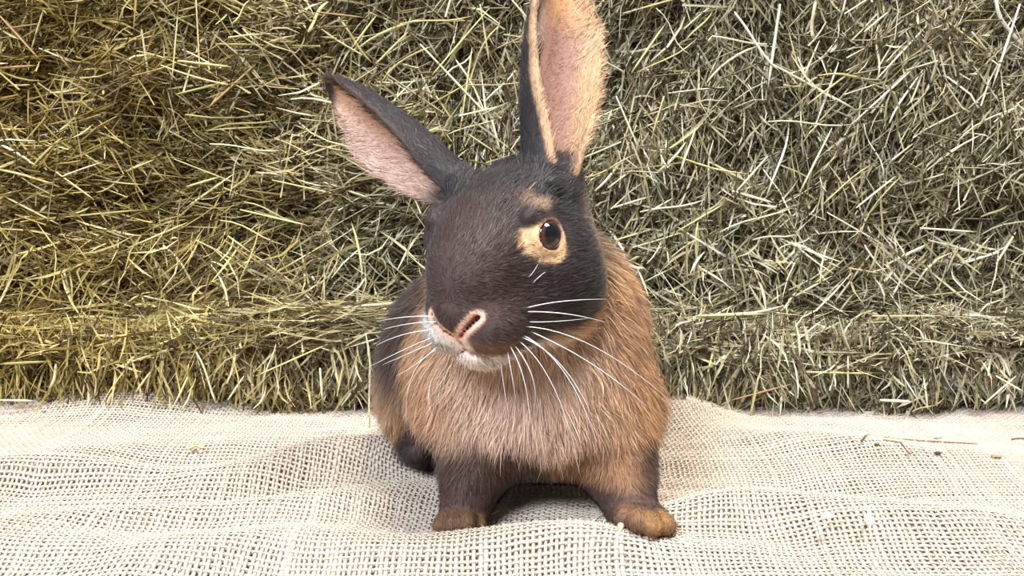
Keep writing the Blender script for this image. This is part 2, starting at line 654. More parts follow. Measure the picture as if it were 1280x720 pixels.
def build_lower():
    root = empty('hay_bale', (0, 0.72, -0.012))
    tag(root, 'low ledge-like hay bale jutting out between the burlap cloth and the big bale', 'hay bale', 'stacked hay bales')
    z0, z1 = -0.012, LEDGE_Z
    bale_core('lower_bale_core', -BX, BX, BALE_LOW_Y + 0.022, 0.98, z0, z1 - 0.006, 3.0, root)
    fr = front_frame(BALE_LOW_Y + 0.012)
    parts = []
    for n, L, W, out, lift, asd in ((8000, (8, 28), (0.9, 2.0), (-9, 0), 0.5, 0.8), (9000, (8, 30), (0.6, 1.7), (-5, 5), 0.5, 0.6),
                                    (2200, (14, 40), (0.5, 1.4), (0, 7), 0.3, 0.7)):
        x, z = xdist(n, 0.40), rng.uniform(z0 + 0.004, z1 - 0.002, n)
        z = z + np.where(z > 0.02, ledge_dz(x) * 0.8, 0)
        # the edge is rounded over towards the ledge
        rnd = -0.016 * sstep(0.026, z1, z)
        parts.append(hay_patch(n, x, z, fr, np.where(rng.random(n) < 0.25, 0.2, 1.45 + 0.25 * np.sign(rng.normal(0, 1, n))), asd, L, W,
                               rng.uniform(out[0], out[1], n) * MM + rnd, lift, 3.0))
    tf = top_frame(LEDGE_Z - 0.004)
    for n, L, W, out, lift in ((6000, (10, 40), (0.7, 2.0), (-4, 2), 0.3), (5000, (14, 60), (0.5, 1.6), (-1, 5), 0.25), (900, (35, 90), (0.8, 1.9), (1, 8), 0.12)):
        x, y = xdist(n, 0.42), rng.uniform(BALE_LOW_Y - 0.004, BALE_UP_Y + 0.012, n)
        rel = face_relief(x, y, 3.0)
        droop = -0.012 * (1 - sstep(BALE_LOW_Y - 0.006, BALE_LOW_Y + 0.016, y))
        parts.append(hay_patch(n, x, y, tf, np.where(rng.random(n) < 0.7, 0.05, 1.0), 0.45, L, W, rng.uniform(out[0], out[1], n) * MM - rel * 0.6 + droop + ledge_dz(x) + 0.012 * sstep(BALE_UP_Y - 0.03, BALE_UP_Y + 0.008, y), lift, 3.0))
    # hay hanging over the ledge front
    n = 2600
    x = xdist(n, 0.42)
    y = BALE_LOW_Y + rng.uniform(-4, 8, n) * MM
    z = rng.uniform(0.012, z1 - 0.002, n)
    d = nrm(np.stack([rng.normal(0, 0.45, n), -np.abs(rng.normal(0.1, 0.3, n)), -np.ones(n)], -1))
    cen = np.stack([x, y - face_relief(x, z, 3.0) * 0.6 - 0.003 + 0.012 * sstep(0.03, z1, z), z], -1)
    parts.append(blades(cen, d, np.tile(-EY, (n, 1)), rng.uniform(10, 30, n) * MM, rng.uniform(0.6, 1.6, n) * MM, np.abs(rng.normal(0, 0.12, n)), hay_colors(x, z, n)))
    v, q, c = merge(parts)
    v[:, 2] = np.maximum(v[:, 2], -0.0115)
    me = mesh_np('lower_bale_hay', v, q.ravel(), np.full(len(q), 4), smooth=False)
    add_color(me, c)
    tag(link('hay', me, MAT_HAY, root), 'short cut hay packed upright along the ledge', kind='stuff')
    return root


bale_up = build_upper()
bale_low = build_lower()

# single stalks that can be picked out one by one
STALK_MATS = [mat_noise('stalk_' + n, c, tuple(min(1, k * 1.1) for k in c), 40, 0.5, 0, (1, 1, 1))
              for n, c in (('pale', (0.82, 0.79, 0.66)), ('straw', (0.76, 0.71, 0.50)), ('olive', (0.62, 0.58, 0.36)), ('tan', (0.60, 0.49, 0.34)),
                           ('white', (0.86, 0.85, 0.78)), ('brown', (0.47, 0.34, 0.21)))]


def stalk_protos():
    out = []
    for i in range(6):
        K = 7
        t = np.linspace(0, 1, K)
        b = [0, 0.03, -0.05, 0.08, 0.12, -0.02][i]
        c = [0, 0.02, 0.03, -0.04, 0.05, 0.06][i]
        path = np.stack([t, b * 4 * t * (1 - t), c * np.sin(t * math.pi * 2)], -1)
        r = np.full(K, 1.0)
        r[0], r[-1] = 0.7, 0.25
        if i % 2 == 0:
            r[3] = 1.25
        tan = nrm(np.gradient(path, axis=0))
        out.append((path, r))
    return out


PROTOS = stalk_protos()
STALK_MESH = {}


def stalk_mesh(kind, mat_i, lw):
    """unit-length stalk; lw = quantised thickness to length ratio, round or flat blade"""
    key = (kind, mat_i, lw)
    if key in STALK_MESH:
        return STALK_MESH[key]
    path, r = PROTOS[kind]
    K = len(path)
    sides = 5
    ang = np.arange(sides) / sides * 2 * math.pi
    flat = 0.35 if kind in (3, 4) else 0.8
    v = path[:, None, :] + np.stack([0 * ang, np.cos(ang), flat * np.sin(ang)], -1)[None] * (r[:, None, None] * lw)
    v = v.reshape(-1, 3)
    q = []
    for k in range(K - 1):
        for s in range(sides):
            q.append([k * sides + s, k * sides + (s + 1) % sides, (k + 1) * sides + (s + 1) % sides, (k + 1) * sides + s])
    fl = [i for f in q for i in f] + list(range(sides))[::-1] + list(range((K - 1) * sides, K * sides))
    me = mesh_np('hay_stalk', v, np.array(fl), np.array([4] * len(q) + [sides, sides]))
    me.materials.append(STALK_MATS[mat_i])
    STALK_MESH[key] = me
    return me


def stalk(a, b, width, mat_i, parent, kind=0, roll=0.0, name='hay_stalk'):
    a, b = np.asarray(a), np.asarray(b)
    d = b - a
    L = np.linalg.norm(d)
    lw = round(width * 0.5 / L, 3)
    o = bpy.data.objects.new(name, stalk_mesh(kind, mat_i, max(lw, 0.004)))
    col.objects.link(o)
    x = Vector(d / L)
    q = x.to_track_quat('X', 'Z') @ Matrix.Rotation(roll, 3, 'X').to_quaternion()
    M = Matrix.Translation(Vector(a)) @ q.to_matrix().to_4x4() @ Matrix.Scale(L, 4)
    if parent is not None:
        o.parent = parent
        o.matrix_parent_inverse = parent_inv(parent)
    o.matrix_basis = M
    return o


# (x0, y0, x1, y1, width mm, material, kind) read off the photograph; depth = the bale face they lie on
UP_STALKS = [
    (130, 122, 290, 45, 1.3, 3, 1), (395, 15, 455, 22, 1.4, 3, 0), (228, 62, 285, 88, 1.2, 0, 1), (222, 76, 290, 84, 1.6, 1, 0), (270, 55, 400, 58, 1.5, 2, 0),
    (260, 135, 320, 80, 1.8, 3, 0), (385, 40, 410, 2, 3.2, 1, 3), (290, 30, 312, 0, 3.2, 1, 3), (210, 135, 262, 178, 1.0, 1, 4), (70, 215, 118, 250, 1.3, 1, 0),
    (0, 85, 45, 82, 2.0, 3, 0), (262, 180, 355, 188, 1.2, 0, 1), (320, 215, 430, 235, 1.3, 0, 1), (340, 225, 430, 245, 1.4, 1, 0), (80, 95, 105, 215, 1.6, 2, 3),
    (215, 100, 222, 20, 1.0, 1, 0), (245, 0, 250, 95, 1.0, 1, 0), (0, 20, 50, 75, 1.4, 3, 0), (245, 300, 380, 375, 1.4, 1, 1), (280, 300, 395, 375, 1.2, 3, 0),
    (285, 295, 410, 385, 1.5, 1, 0), (80, 340, 92, 382, 1.8, 0, 0), (180, 370, 230, 382, 1.6, 0, 0), (178, 372, 184, 390, 1.5, 1, 0), (160, 310, 235, 278, 1.3, 1, 0),
    (455, 365, 475, 262, 1.8, 0, 4), (455, 365, 480, 300, 1.6, 1, 3), (300, 262, 385, 282, 1.3, 1, 0), (390, 345, 400, 365, 2.0, 4, 0), (415, 300, 330, 350, 1.2, 1, 0),
    (40, 275, 180, 262, 1.3, 2, 0), (525, 55, 615, 150, 1.7, 0, 0), (570, 75, 630, 190, 1.5, 0, 1), (615, 150, 625, 190, 1.7, 0, 0), (545, 120, 565, 150, 1.6, 1, 0),
    (500, 30, 590, 20, 1.4, 1, 1), (600, 5, 612, 80, 1.3, 1, 0), (535, 100, 612, 10, 1.4, 1, 0), (575, 165, 590, 60, 1.4, 1, 0), (640, 0, 665, 30, 1.5, 0, 0),
    (440, 60, 470, 20, 1.4, 1, 0), (470, 80, 510, 40, 1.5, 1, 0), (555, 170, 640, 140, 1.2, 0, 1),
    (918, 15, 975, 90, 1.6, 4, 1), (965, 80, 1075, 140, 1.4, 0, 0), (1065, 155, 1170, 60, 1.7, 4, 0), (960, 152, 1070, 155, 1.4, 0, 1), (1080, 155, 1105, 225, 2.0, 4, 3),
    (810, 187, 935, 217, 1.5, 1, 1), (885, 52, 890, 45, 1.2, 1, 0), (890, 45, 965, 55, 1.3, 0, 1), (790, 90, 830, 32, 1.8, 1, 0), (820, 10, 865, 70, 1.6, 4, 4),
    (975, 5, 960, 110, 1.8, 4, 0), (1020, 0, 1018, 52, 2.4, 0, 3), (1080, 40, 1110, 15, 1.4, 0, 0), (1160, 10, 1235, 65, 1.4, 1, 0), (1215, 40, 1235, 65, 1.6, 0, 0),
    (1245, 0, 1280, 60, 3.0, 4, 3), (1275, 5, 1240, 110, 1.6, 4, 0), (1060, 300, 1110, 245, 2.2, 0, 3), (1070, 260, 1120, 220, 1.5, 0, 0), (1140, 165, 1185, 110, 1.4, 1, 0),
    (1150, 165, 1200, 140, 1.4, 0, 0), (1000, 240, 1040, 160, 1.5, 0, 0), (1095, 100, 1160, 30, 1.4, 0, 0), (1010, 130, 1090, 70, 1.3, 1, 0), (1150, 285, 1220, 290, 1.4, 0, 0),
    (1190, 210, 1215, 240, 1.5, 1, 0), (770, 120, 800, 190, 1.5, 0, 0), (805, 190, 820, 215, 1.5, 4, 0), (760, 235, 800, 205, 1.5, 0, 0), (830, 120, 815, 170, 1.4, 1, 0),
    (900, 290, 990, 260, 1.2, 0, 1), (920, 240, 960, 195, 1.6, 0, 0), (800, 265, 880, 250, 1.5, 0, 1), (845, 290, 905, 255, 1.3, 1, 0), (995, 305, 1050, 335, 1.8, 4, 1),
    (1090, 340, 1110, 335, 1.5, 0, 0), (1115, 370, 1145, 320, 2.2, 4, 3), (1130, 372, 1240, 362, 1.6, 1, 0), (1110, 330, 1160, 305, 2.2, 0, 0), (1095, 365, 1120, 335, 2.0, 0, 0),
    (1060, 335, 1100, 342, 1.5, 1, 0), (1160, 300, 1240, 320, 1.4, 0, 0), (1195, 332, 1250, 315, 1.4, 0, 0), (950, 325, 1000, 330, 1.5, 1, 0), (880, 385, 900, 370, 1.5, 1, 0),
    (960, 380, 1040, 330, 1.6, 0, 1), (985, 375, 1040, 345, 1.6, 0, 0), (1000, 370, 1060, 320, 1.6, 1, 0), (1245, 330, 1270, 290, 1.6, 0, 0), (1220, 375, 1280, 350, 1.4, 0, 0),
    (850, 215, 870, 160, 1.4, 0, 0), (780, 330, 835, 300, 1.5, 1, 0), (800, 355, 850, 330, 1.6, 0, 0), (770, 300, 820, 285, 1.6, 1, 0), (765, 260, 815, 245, 1.6, 0, 0),
]
LOW_STALKS = [
    (0, 455, 60, 452, 1.8, 2, 0), (0, 500, 42, 501, 1.6, 0, 0), (62, 485, 70, 455, 2.2, 0, 3), (72, 480, 85, 455, 2.6, 2, 3), (170, 490, 188, 465, 1.6, 1, 0),
    (245, 440, 270, 505, 1.3, 0, 1), (236, 455, 240, 500, 2.4, 2, 3), (330, 475, 345, 430, 1.2, 0, 1), (285, 500, 305, 470, 1.4, 0, 0), (400, 460, 403, 500, 1.6, 0, 0),
    (378, 440, 405, 425, 2.4, 1, 3), (115, 465, 118, 495, 1.2, 1, 4), (130, 420, 155, 424, 1.6, 0, 0), (60, 425, 110, 420, 1.5, 1, 4), (200, 430, 240, 415, 1.4, 1, 0),
    (320, 470, 410, 430, 1.2, 1, 0),
    (847, 405, 868, 470, 1.4, 0, 1), (885, 465, 900, 405, 1.5, 1, 0), (945, 480, 955, 430, 2.4, 0, 3), (938, 520, 948, 470, 2.0, 1, 0), (1005, 430, 1018, 460, 2.4, 0, 3),
    (1037, 488, 1072, 415, 1.6, 0, 1), (1060, 485, 1060, 445, 1.4, 0, 0), (1008, 465, 1090, 467, 1.4, 1, 0), (1100, 420, 1130, 408, 1.2, 0, 0), (1240, 420, 1235, 470, 1.6, 0, 1),
    (1245, 470, 1280, 490, 1.4, 0, 0), (1150, 530, 1200, 525, 1.6, 0, 4), (1140, 515, 1180, 498, 1.6, 1, 4), (1230, 505, 1270, 470, 1.3, 0, 0), (915, 500, 990, 480, 1.2, 3, 0),
    (1090, 395, 1180, 395, 1.3, 1, 0), (860, 400, 980, 382, 2.2, 0, 1), (870, 395, 960, 392, 1.8, 1, 0), (845, 412, 890, 400, 1.4, 0, 0), (1100, 500, 1140, 502, 1.8, 0, 0),
]
for i, (x0, y0, x1, y1, w, m, k) in enumerate(UP_STALKS):
    off = (0.013, 0.017)[i % 2]
    a = on_plane_y(x0, y0, BALE_UP_Y - off - 0.003 * random.random())
    b = on_plane_y(x1, y1, BALE_UP_Y - off + 0.004 * random.random())
    stalk(a, b, w * MM, m, bale_up, k, random.uniform(-0.8, 0.8))
for i, (x0, y0, x1, y1, w, m, k) in enumerate(LOW_STALKS):
    ya = BALE_LOW_Y - 0.010 + (0.028 if y0 < 428 else 0.0)
    yb = BALE_LOW_Y - 0.010 + (0.028 if y1 < 428 else 0.0)
    stalk(on_plane_y(x0, y0, ya), on_plane_y(x1, y1, yb), w * MM, m, bale_low, k, random.uniform(-0.8, 0.8))
for i in range(140):
    x = random.uniform(-0.36, 0.36)
    z = random.uniform(0.07, 0.25)
    L = random.uniform(0.018, 0.05)
    a = random.gauss(0.15, 0.6) if x < -0.06 else random.gauss(1.0, 0.6)
    rel = float(face_relief(np.array([x]), np.array([z]), 0.0)[0])
    p = np.array([x, BALE_UP_Y - 0.009 - max(rel, -0.004), z])
    d = np.array([math.cos(a), random.uniform(-0.1, 0.1), math.sin(a)]) * L / 2
    stalk(p - d, p + d, random.uniform(0.9, 1.8) * MM, random.choice([0, 1, 1, 2, 3]) if x < -0.05 else random.choice([0, 0, 1, 1, 4]), bale_up, random.randrange(6), random.uniform(-2, 2))

# ---------------------------------------------------------------- rabbit: one implicit surface
HM = np.array([[-0.43159959, 0.89324913, -0.12580851],
               [-0.88463303, -0.44640815, -0.13470029],
               [-0.17648286, 0.05315778, 0.98286726]])    # columns: forward, rabbit-left, up
_a = math.radians(-6.0)
HM = np.array([[math.cos(_a), -math.sin(_a), 0], [math.sin(_a), math.cos(_a), 0], [0, 0, 1.0]]) @ HM
HC = np.array([0.0025, 0.3480, 0.1150])
HS = 0.945 * MM


def H(f, l, u):
    return HC + HM @ (np.array([f, l, u], float) * HS)


def to_head(p):
    return ((p - HC) @ HM) / HS


def smin(a, b, k):
    h = np.maximum(k - np.abs(a - b), 0) / k
    return np.minimum(a, b) - h * h * k * 0.25


def smax(a, b, k):
    return -smin(-a, -b, k)


def ellipsoid(p, c, r, R=None):
    q = p - c
    if R is not None:
        q = q @ R
    k0 = np.linalg.norm(q / r, axis=-1)
    k1 = np.linalg.norm(q / (r * r), axis=-1)
    return k0 * (k0 - 1) / np.maximum(k1, 1e-9)


def cone(p, a, b, ra, rb):
    ab = b - a
    t = np.clip(((p - a) @ ab) / (ab @ ab), 0, 1)
    return np.linalg.norm(p - a - t[:, None] * ab, axis=-1) - (ra + (rb - ra) * t)


# --- head (all in head-local millimetres; forward, rabbit-left, up)
HEAD = [
    ('e', (-3, 0, 7), (38, 26.0, 26.5), 10),
    ('e', (19, 0, -1), (31, 23.0, 21.5), 14),
    ('e', (34, 0, -14), (17.5, 17, 16), 10),
    ('e', (35, 11, -21), (16, 12.5, 11.5), 7), ('e', (35, -11, -21), (16, 12.5, 11.5), 7),
    ('e', (32, 0, -32), (14, 10.5, 7.5), 5),
    ('e', (4, 19, -13), (27, 16, 22), 12), ('e', (4, -19, -13), (27, 16, 22), 12),
    ('e', (17, 23, 18.5), (11, 4.5, 5), 5), ('e', (17, -23, 18.5), (11, 4.5, 5), 5),
    ('e', (48, 0, -13), (6.5, 9.0, 6.5), 4),
    ('e', (-20, 9, 22), (12, 10, 10), 10), ('e', (-20, -13, 23), (12, 11, 11), 10),
]
EYES = [np.array([19, s * 24.5, 10.0]) for s in (1, -1)]
EYE_R = 7.2
EYE_OPEN = np.array([6.8, 7.0, 5.6])


def seg2(q, a, b):
    """distance in the face's frontal plane (left, up) to a segment"""
    p = q[:, 1:3]
    a, b = np.array(a, float), np.array(b, float)
    ab = b - a
    t = np.clip(((p - a) @ ab) / (ab @ ab), 0, 1)
    return np.linalg.norm(p - a - t[:, None] * ab, axis=-1), t


def nostril_d(q, s):
    d, t = seg2(q, (s * 1.8, -20.8), (s * 10.4, -13.2))
    return np.where(q[:, 0] > 38, d - (0.45 + 0.55 * t), 9.0)


def mouth_d(q):
    d = seg2(q, (0, -20.5), (0, -28.0))[0] - 0.35
    for s in (1, -1):
        d = np.minimum(d, seg2(q, (0, -28.0), (s * 7, -31.0))[0] - 0.5)
        d = np.minimum(d, seg2(q, (s * 7, -31.0), (s * 14, -30.5))[0] - 0.3)
    return np.where(q[:, 0] > 30, d, 9.0)


def eye_out(e):
    return np.array([0.18, np.sign(e[1]) * 0.97, 0.10])


def socket(q, e):
    return ellipsoid(q, e + eye_out(e) * 5.6, EYE_OPEN)


def head_sdf(p):
    q = to_head(p)
    d = np.full(len(p), 60.0)
    for kind, c, r, k in HEAD:
        d = smin(d, ellipsoid(q, np.array(c, float), np.array(r, float)), k)
    core = d + 3.0
    # eyelid rim, then the socket the eyeball sits in
    for e in EYES:
        d = smin(d, np.linalg.norm((q - e) / np.array([1.15, 1, 1.0]), axis=1) - (EYE_R + 0.7), 3.0)
        d = smax(d, -socket(q, e), 1.0)
    carve = np.minimum(np.minimum(nostril_d(q, 1), nostril_d(q, -1)), mouth_d(q) + 0.2)
    d = np.maximum(d, np.minimum(-carve, core))
    return d * HS


# --- body (world metres)
def Rz(a):
    c, s = math.cos(a), math.sin(a)
    return np.array([[c, -s, 0], [s, c, 0], [0, 0, 1.0]])


BODY = [
    ('e', P(677, 448, .392), (39.5, 40, 46), 0, 20),
    ('e', P(676, 520, .383), (37, 30, 26), 0, 20),
    ('e', P(655, 390, .405), (36, 40, 40), 0, 24),
    ('e', P(718, 420, .402), (24, 30, 40), 0, 20),
    ('e', P(726, 490, .392), (21, 24, 34), 0, 16),
    ('e', P(600, 455, .430), (40, 45, 46), 0, 24),
    ('e', P(566, 462, .448), (32, 34, 43), 0.4, 20),
    ('e', P(536, 500, .446), (21, 26, 24), 0.3, 14),
    ('e', P(590, 480, .390), (24, 24, 34), 0, 16),
    ('c', P(608, 520, .384), P(592, 590, .368), 15, 12, 14),
    ('c', P(592, 590, .368), P(582, 632, .3585), 12, 10.5, 8),
    ('c', P(768, 515, .386), P(776, 590, .370), 17, 13, 16),
    ('c', P(776, 590, .370), P(788, 632, .3575), 12.5, 11, 8),
    # tail
    ('c', P(574, 528, .466), P(568, 508, .474), 9, 7, 8),
    # hind foot
    ('c', P(540, 545, .436), P(526, 556, .424), 9, 6.5, 8),
    ('c', P(526, 556, .424), P(523, 566, .412), 6.5, 5.5, 4),
]
TOES = [
    # left-image paw
    (P(577, 634, .360), P(552, 643, .347), 8.0, 5.0), (P(579, 634, .360), P(567, 646, .344), 8.0, 5.2),
    (P(582, 634, .360), P(583, 647, .3445), 8.0, 5.2), (P(585, 634, .360), P(598, 644, .349), 8.0, 4.8),
    # right-image paw
    (P(786, 634, .359), P(778, 652, .341), 8.5, 5.0), (P(789, 634, .359), P(797, 660, .336), 8.5, 5.6),
    (P(792, 634, .359), P(815, 663, .335), 8.5, 6.0), (P(795, 632, .359), P(832, 657, .338), 8.5, 5.6),
]
for a, b, ra, rb in TOES:
    b[2] = float(cloth_z(b[0], b[1])) + rb * 0.74 * MM - 0.0002
    BODY.append(('c', a, b, ra * 0.85, rb * 0.74, 1.2))


def prim(pt, g):
    if g[0] == 'e':
        R = Rz(g[3]) if g[3] else None
        return ellipsoid(pt, g[1], np.array(g[2]) * MM, R), g[4] * MM
    return cone(pt, g[1], g[2], g[3] * MM, g[4] * MM), g[5] * MM


def body_sdf(p):
    d = np.full(len(p), 0.06)
    for g in BODY:
        e, k = prim(p, g)
        d = smin(d, e, k)
    return d


# --- ears: thin cupped shells
class Ear:
    def __init__(s, base, tip, face, half, roll_a, roll_b, bend, side_bend=0.0, taper=0.0):
        s.B = base
        s.L = np.linalg.norm(tip - base)
        s.A = (tip - base) / s.L
        n = face - s.A * (face @ s.A)
        s.n = n / np.linalg.norm(n)
        s.v = np.cross(s.A, s.n)
        s.u_t = np.array([-0.1, 0.0, 0.12, 0.3, 0.5, 0.68, 0.80, 0.90, 0.95, 0.98, 1.0])
        s.s_t = np.array([17, 19.5, 22.5, 25.5, 26.5, 25.5, 22.0, 16.0, 11.5, 7.5, 2.5]) * half * MM
        s.al_t = np.radians(np.array([150, 140, 118, 92, 78, 68, 60, 54, 50, 48, 46]))
        s.ra, s.rb, s.bend, s.sb, s.taper = roll_a, roll_b, bend, side_bend, taper

    def frame(s, p):
        q = p - s.B
        u = (q @ s.A) / s.L
        uc = np.clip(u, 0, 1)
        v = q @ s.v - s.sb * np.sin(uc * math.pi)
        w = q @ s.n - s.bend * np.sin(uc * math.pi)
        hs = np.interp(uc, s.u_t, s.s_t)
        al = np.interp(uc, s.u_t, s.al_t)
        R = hs / al
        return u, uc, v, w, R, al

    def sdf(s, p):
        u, uc, v, w, R, al = s.frame(p)
        # centre of the arc lies at w = +R (opening towards n); shell bottom at w=0
        cx, cy = v, w - R
        r = np.hypot(cx, cy)
        ang = np.arctan2(cx, -cy)
        hi, lo = al * s.ra * (1 - 0.6 * s.taper * sstep(0.75, 1.0, uc)), -al * s.rb * (1 - s.taper * sstep(0.60, 0.98, uc))
        angc = np.clip(ang, lo, hi)
        px, py = R * np.sin(angc), -R * np.cos(angc)
        th = (1.9 - 0.55 * uc - 0.35 * np.abs(angc) / al) * MM
        d2 = np.hypot(cx - px, cy - py)
        du = np.maximum(np.maximum(-u - 0.05, u - 1), 0) * s.L
        return np.hypot(d2, du) - th, u, ang / al, r < R


EARS = [
    # rabbit's left ear (upright, open towards the camera)
    Ear(P(667, 236, .349), P(700, -18, .392), np.array([0.60, -0.80, 0.05]), 1.0, 1.0, 1.08, -0.004, -0.001),
    # rabbit's right ear (swung out to its side, opening turned down)
    Ear(P(586, 223, .358), P(410, 107, .385), np.array([-0.34, -0.68, -0.68]), 0.97, 1.0, 1.0, -0.004, 0.0, 0.38),
]


def full_sdf(p):
    dh = head_sdf(p)
    db = body_sdf(p)
    d = smin(dh, db, 0.012)
    for e in EARS:
        d = smin(d, e.sdf(p)[0], 0.007)
    return d


def surface_nets(lo, hi, h):
    ax = [np.arange(lo[i], hi[i] + h, h) for i in range(3)]
    nx, ny, nz = [len(a) for a in ax]
    # coarse pass to find the blocks near the surface
    D = np.full((nx, ny, nz), 1.0, np.float32)
    st = 6
    cx, cy, cz = [np.arange(0, n, st) for n in (nx, ny, nz)]
    for i in cx:
        for_y = np.array(np.meshgrid(cy, cz, indexing='ij')).reshape(2, -1).T
        cen = np.stack([np.full(len(for_y), ax[0][min(i + st // 2, nx - 1)]),
                        ax[1][np.minimum(for_y[:, 0] + st // 2, ny - 1)], ax[2][np.minimum(for_y[:, 1] + st // 2, nz - 1)]], -1)
        dc = full_sdf(cen)
        near = np.abs(dc) < h * st * 1.25
        # fill far blocks by sign, near blocks exactly
        for (j, k), dv, nr in zip(for_y, dc, near):
            if not nr:
                D[i:i + st, j:j + st, k:k + st] = dv
        sel = for_y[near]
        if len(sel) == 0:
            continue
        o = np.arange(st)
        I, J, K = np.meshgrid(o, o, o, indexing='ij')
        ii = np.minimum(i + I.ravel()[None], nx - 1) + 0 * sel[:, :1]
        jj = np.minimum(sel[:, 0:1] + J.ravel()[None], ny - 1)
        kk = np.minimum(sel[:, 1:2] + K.ravel()[None], nz - 1)
        pts = np.stack([ax[0][ii], ax[1][jj], ax[2][kk]], -1).reshape(-1, 3)
        D[ii.ravel(), jj.ravel(), kk.ravel()] = full_sdf(pts)
    inside = D < 0
    cnt = np.zeros((nx - 1, ny - 1, nz - 1), np.int8)
    for a in (0, 1):
        for b in (0, 1):
            for c in (0, 1):
                cnt += inside[a:nx - 1 + a, b:ny - 1 + b, c:nz - 1 + c]
    act = (cnt > 0) & (cnt < 8)
    I, J, K = np.nonzero(act)
    idm = np.full(act.shape, -1, np.int64)
    idm[I, J, K] = np.arange(len(I))
    acc = np.zeros((len(I), 3))
    num = np.zeros(len(I))
    corners = [(a, b, c) for a in (0, 1) for b in (0, 1) for c in (0, 1)]
    for c0 in corners:
        for k in range(3):
            if c0[k] == 1:
                continue
            c1 = list(c0)
            c1[k] = 1
            d0 = D[I + c0[0], J + c0[1], K + c0[2]].astype(float)
            d1 = D[I + c1[0], J + c1[1], K + c1[2]].astype(float)
            m = (d0 < 0) != (d1 < 0)
            t = np.where(m, d0 / np.where(m, d0 - d1, 1), 0)
            pos = np.tile(np.array(c0, float), (len(I), 1))
            pos[:, k] += t
            acc += pos * m[:, None]
            num += m
    V = (acc / num[:, None] + np.stack([I, J, K], -1)) * h + np.array(lo)
    quads = []
    for k in range(3):
        sl0 = [slice(None)] * 3
        sl1 = [slice(None)] * 3
        sl0[k] = slice(0, -1)
        sl1[k] = slice(1, None)
        a, b = inside[tuple(sl0)], inside[tuple(sl1)]
        ch = np.nonzero(a != b)
        fl = a[ch]
        e = np.stack(ch, -1)
        u, v = (k + 1) % 3, (k + 2) % 3
        ok = (e[:, u] > 0) & (e[:, v] > 0) & (e[:, u] < act.shape[u]) & (e[:, v] < act.shape[v])
        e, fl = e[ok], fl[ok]

        def cell(du, dv):
            c = e.copy()
            c[:, u] -= du
            c[:, v] -= dv
            return idm[c[:, 0], c[:, 1], c[:, 2]]
        q = np.stack([cell(1, 1), cell(0, 1), cell(0, 0), cell(1, 0)], -1)
        q[~fl] = q[~fl][:, ::-1]
        quads.append(q[(q >= 0).all(1)])
    return V, np.concatenate(quads)


VERT, QUAD = surface_nets((-0.105, 0.268, -0.010), (0.090, 0.505, 0.262), 1.05 * MM)


def relax(V, Q, it):
    e = np.concatenate([Q[:, [0, 1]], Q[:, [1, 2]], Q[:, [2, 3]], Q[:, [3, 0]]])
    e = np.concatenate([e, e[:, ::-1]])
    deg = np.bincount(e[:, 0], minlength=len(V))[:, None]
    for _ in range(it):
        s = np.stack([np.bincount(e[:, 0], V[e[:, 1], k], minlength=len(V)) for k in range(3)], -1)
        V = V * 0.5 + 0.5 * s / np.maximum(deg, 1)
    return V


def vert_normals(V, Q):
    fn = np.cross(V[Q[:, 2]] - V[Q[:, 0]], V[Q[:, 3]] - V[Q[:, 1]])
    n = np.zeros_like(V)
    for k in range(4):
        for c in range(3):
            n[:, c] += np.bincount(Q[:, k], fn[:, c], minlength=len(V))
    return nrm(n), fn


VERT = relax(VERT, QUAD, 1)
VN, FN = vert_normals(VERT, QUAD)

# --- coat
C_BLACK = lin((0.22, 0.195, 0.20))
C_BROWN = lin((0.335, 0.255, 0.23))
C_TAN = lin((0.92, 0.74, 0.57))
C_ORANGE = lin((0.85, 0.62, 0.40))
C_PINK = lin((1.0, 0.84, 0.755))
C_CREAM = lin((1.0, 0.97, 0.94))
C_GREY = lin((0.55, 0.48, 0.42))
C_EARSKIN = lin((0.63, 0.48, 0.43))
C_TOE = lin((0.80, 0.59, 0.34))


def mixc(a, b, t):
    t = np.asarray(t)[:, None]
    return a * (1 - t) + b * t


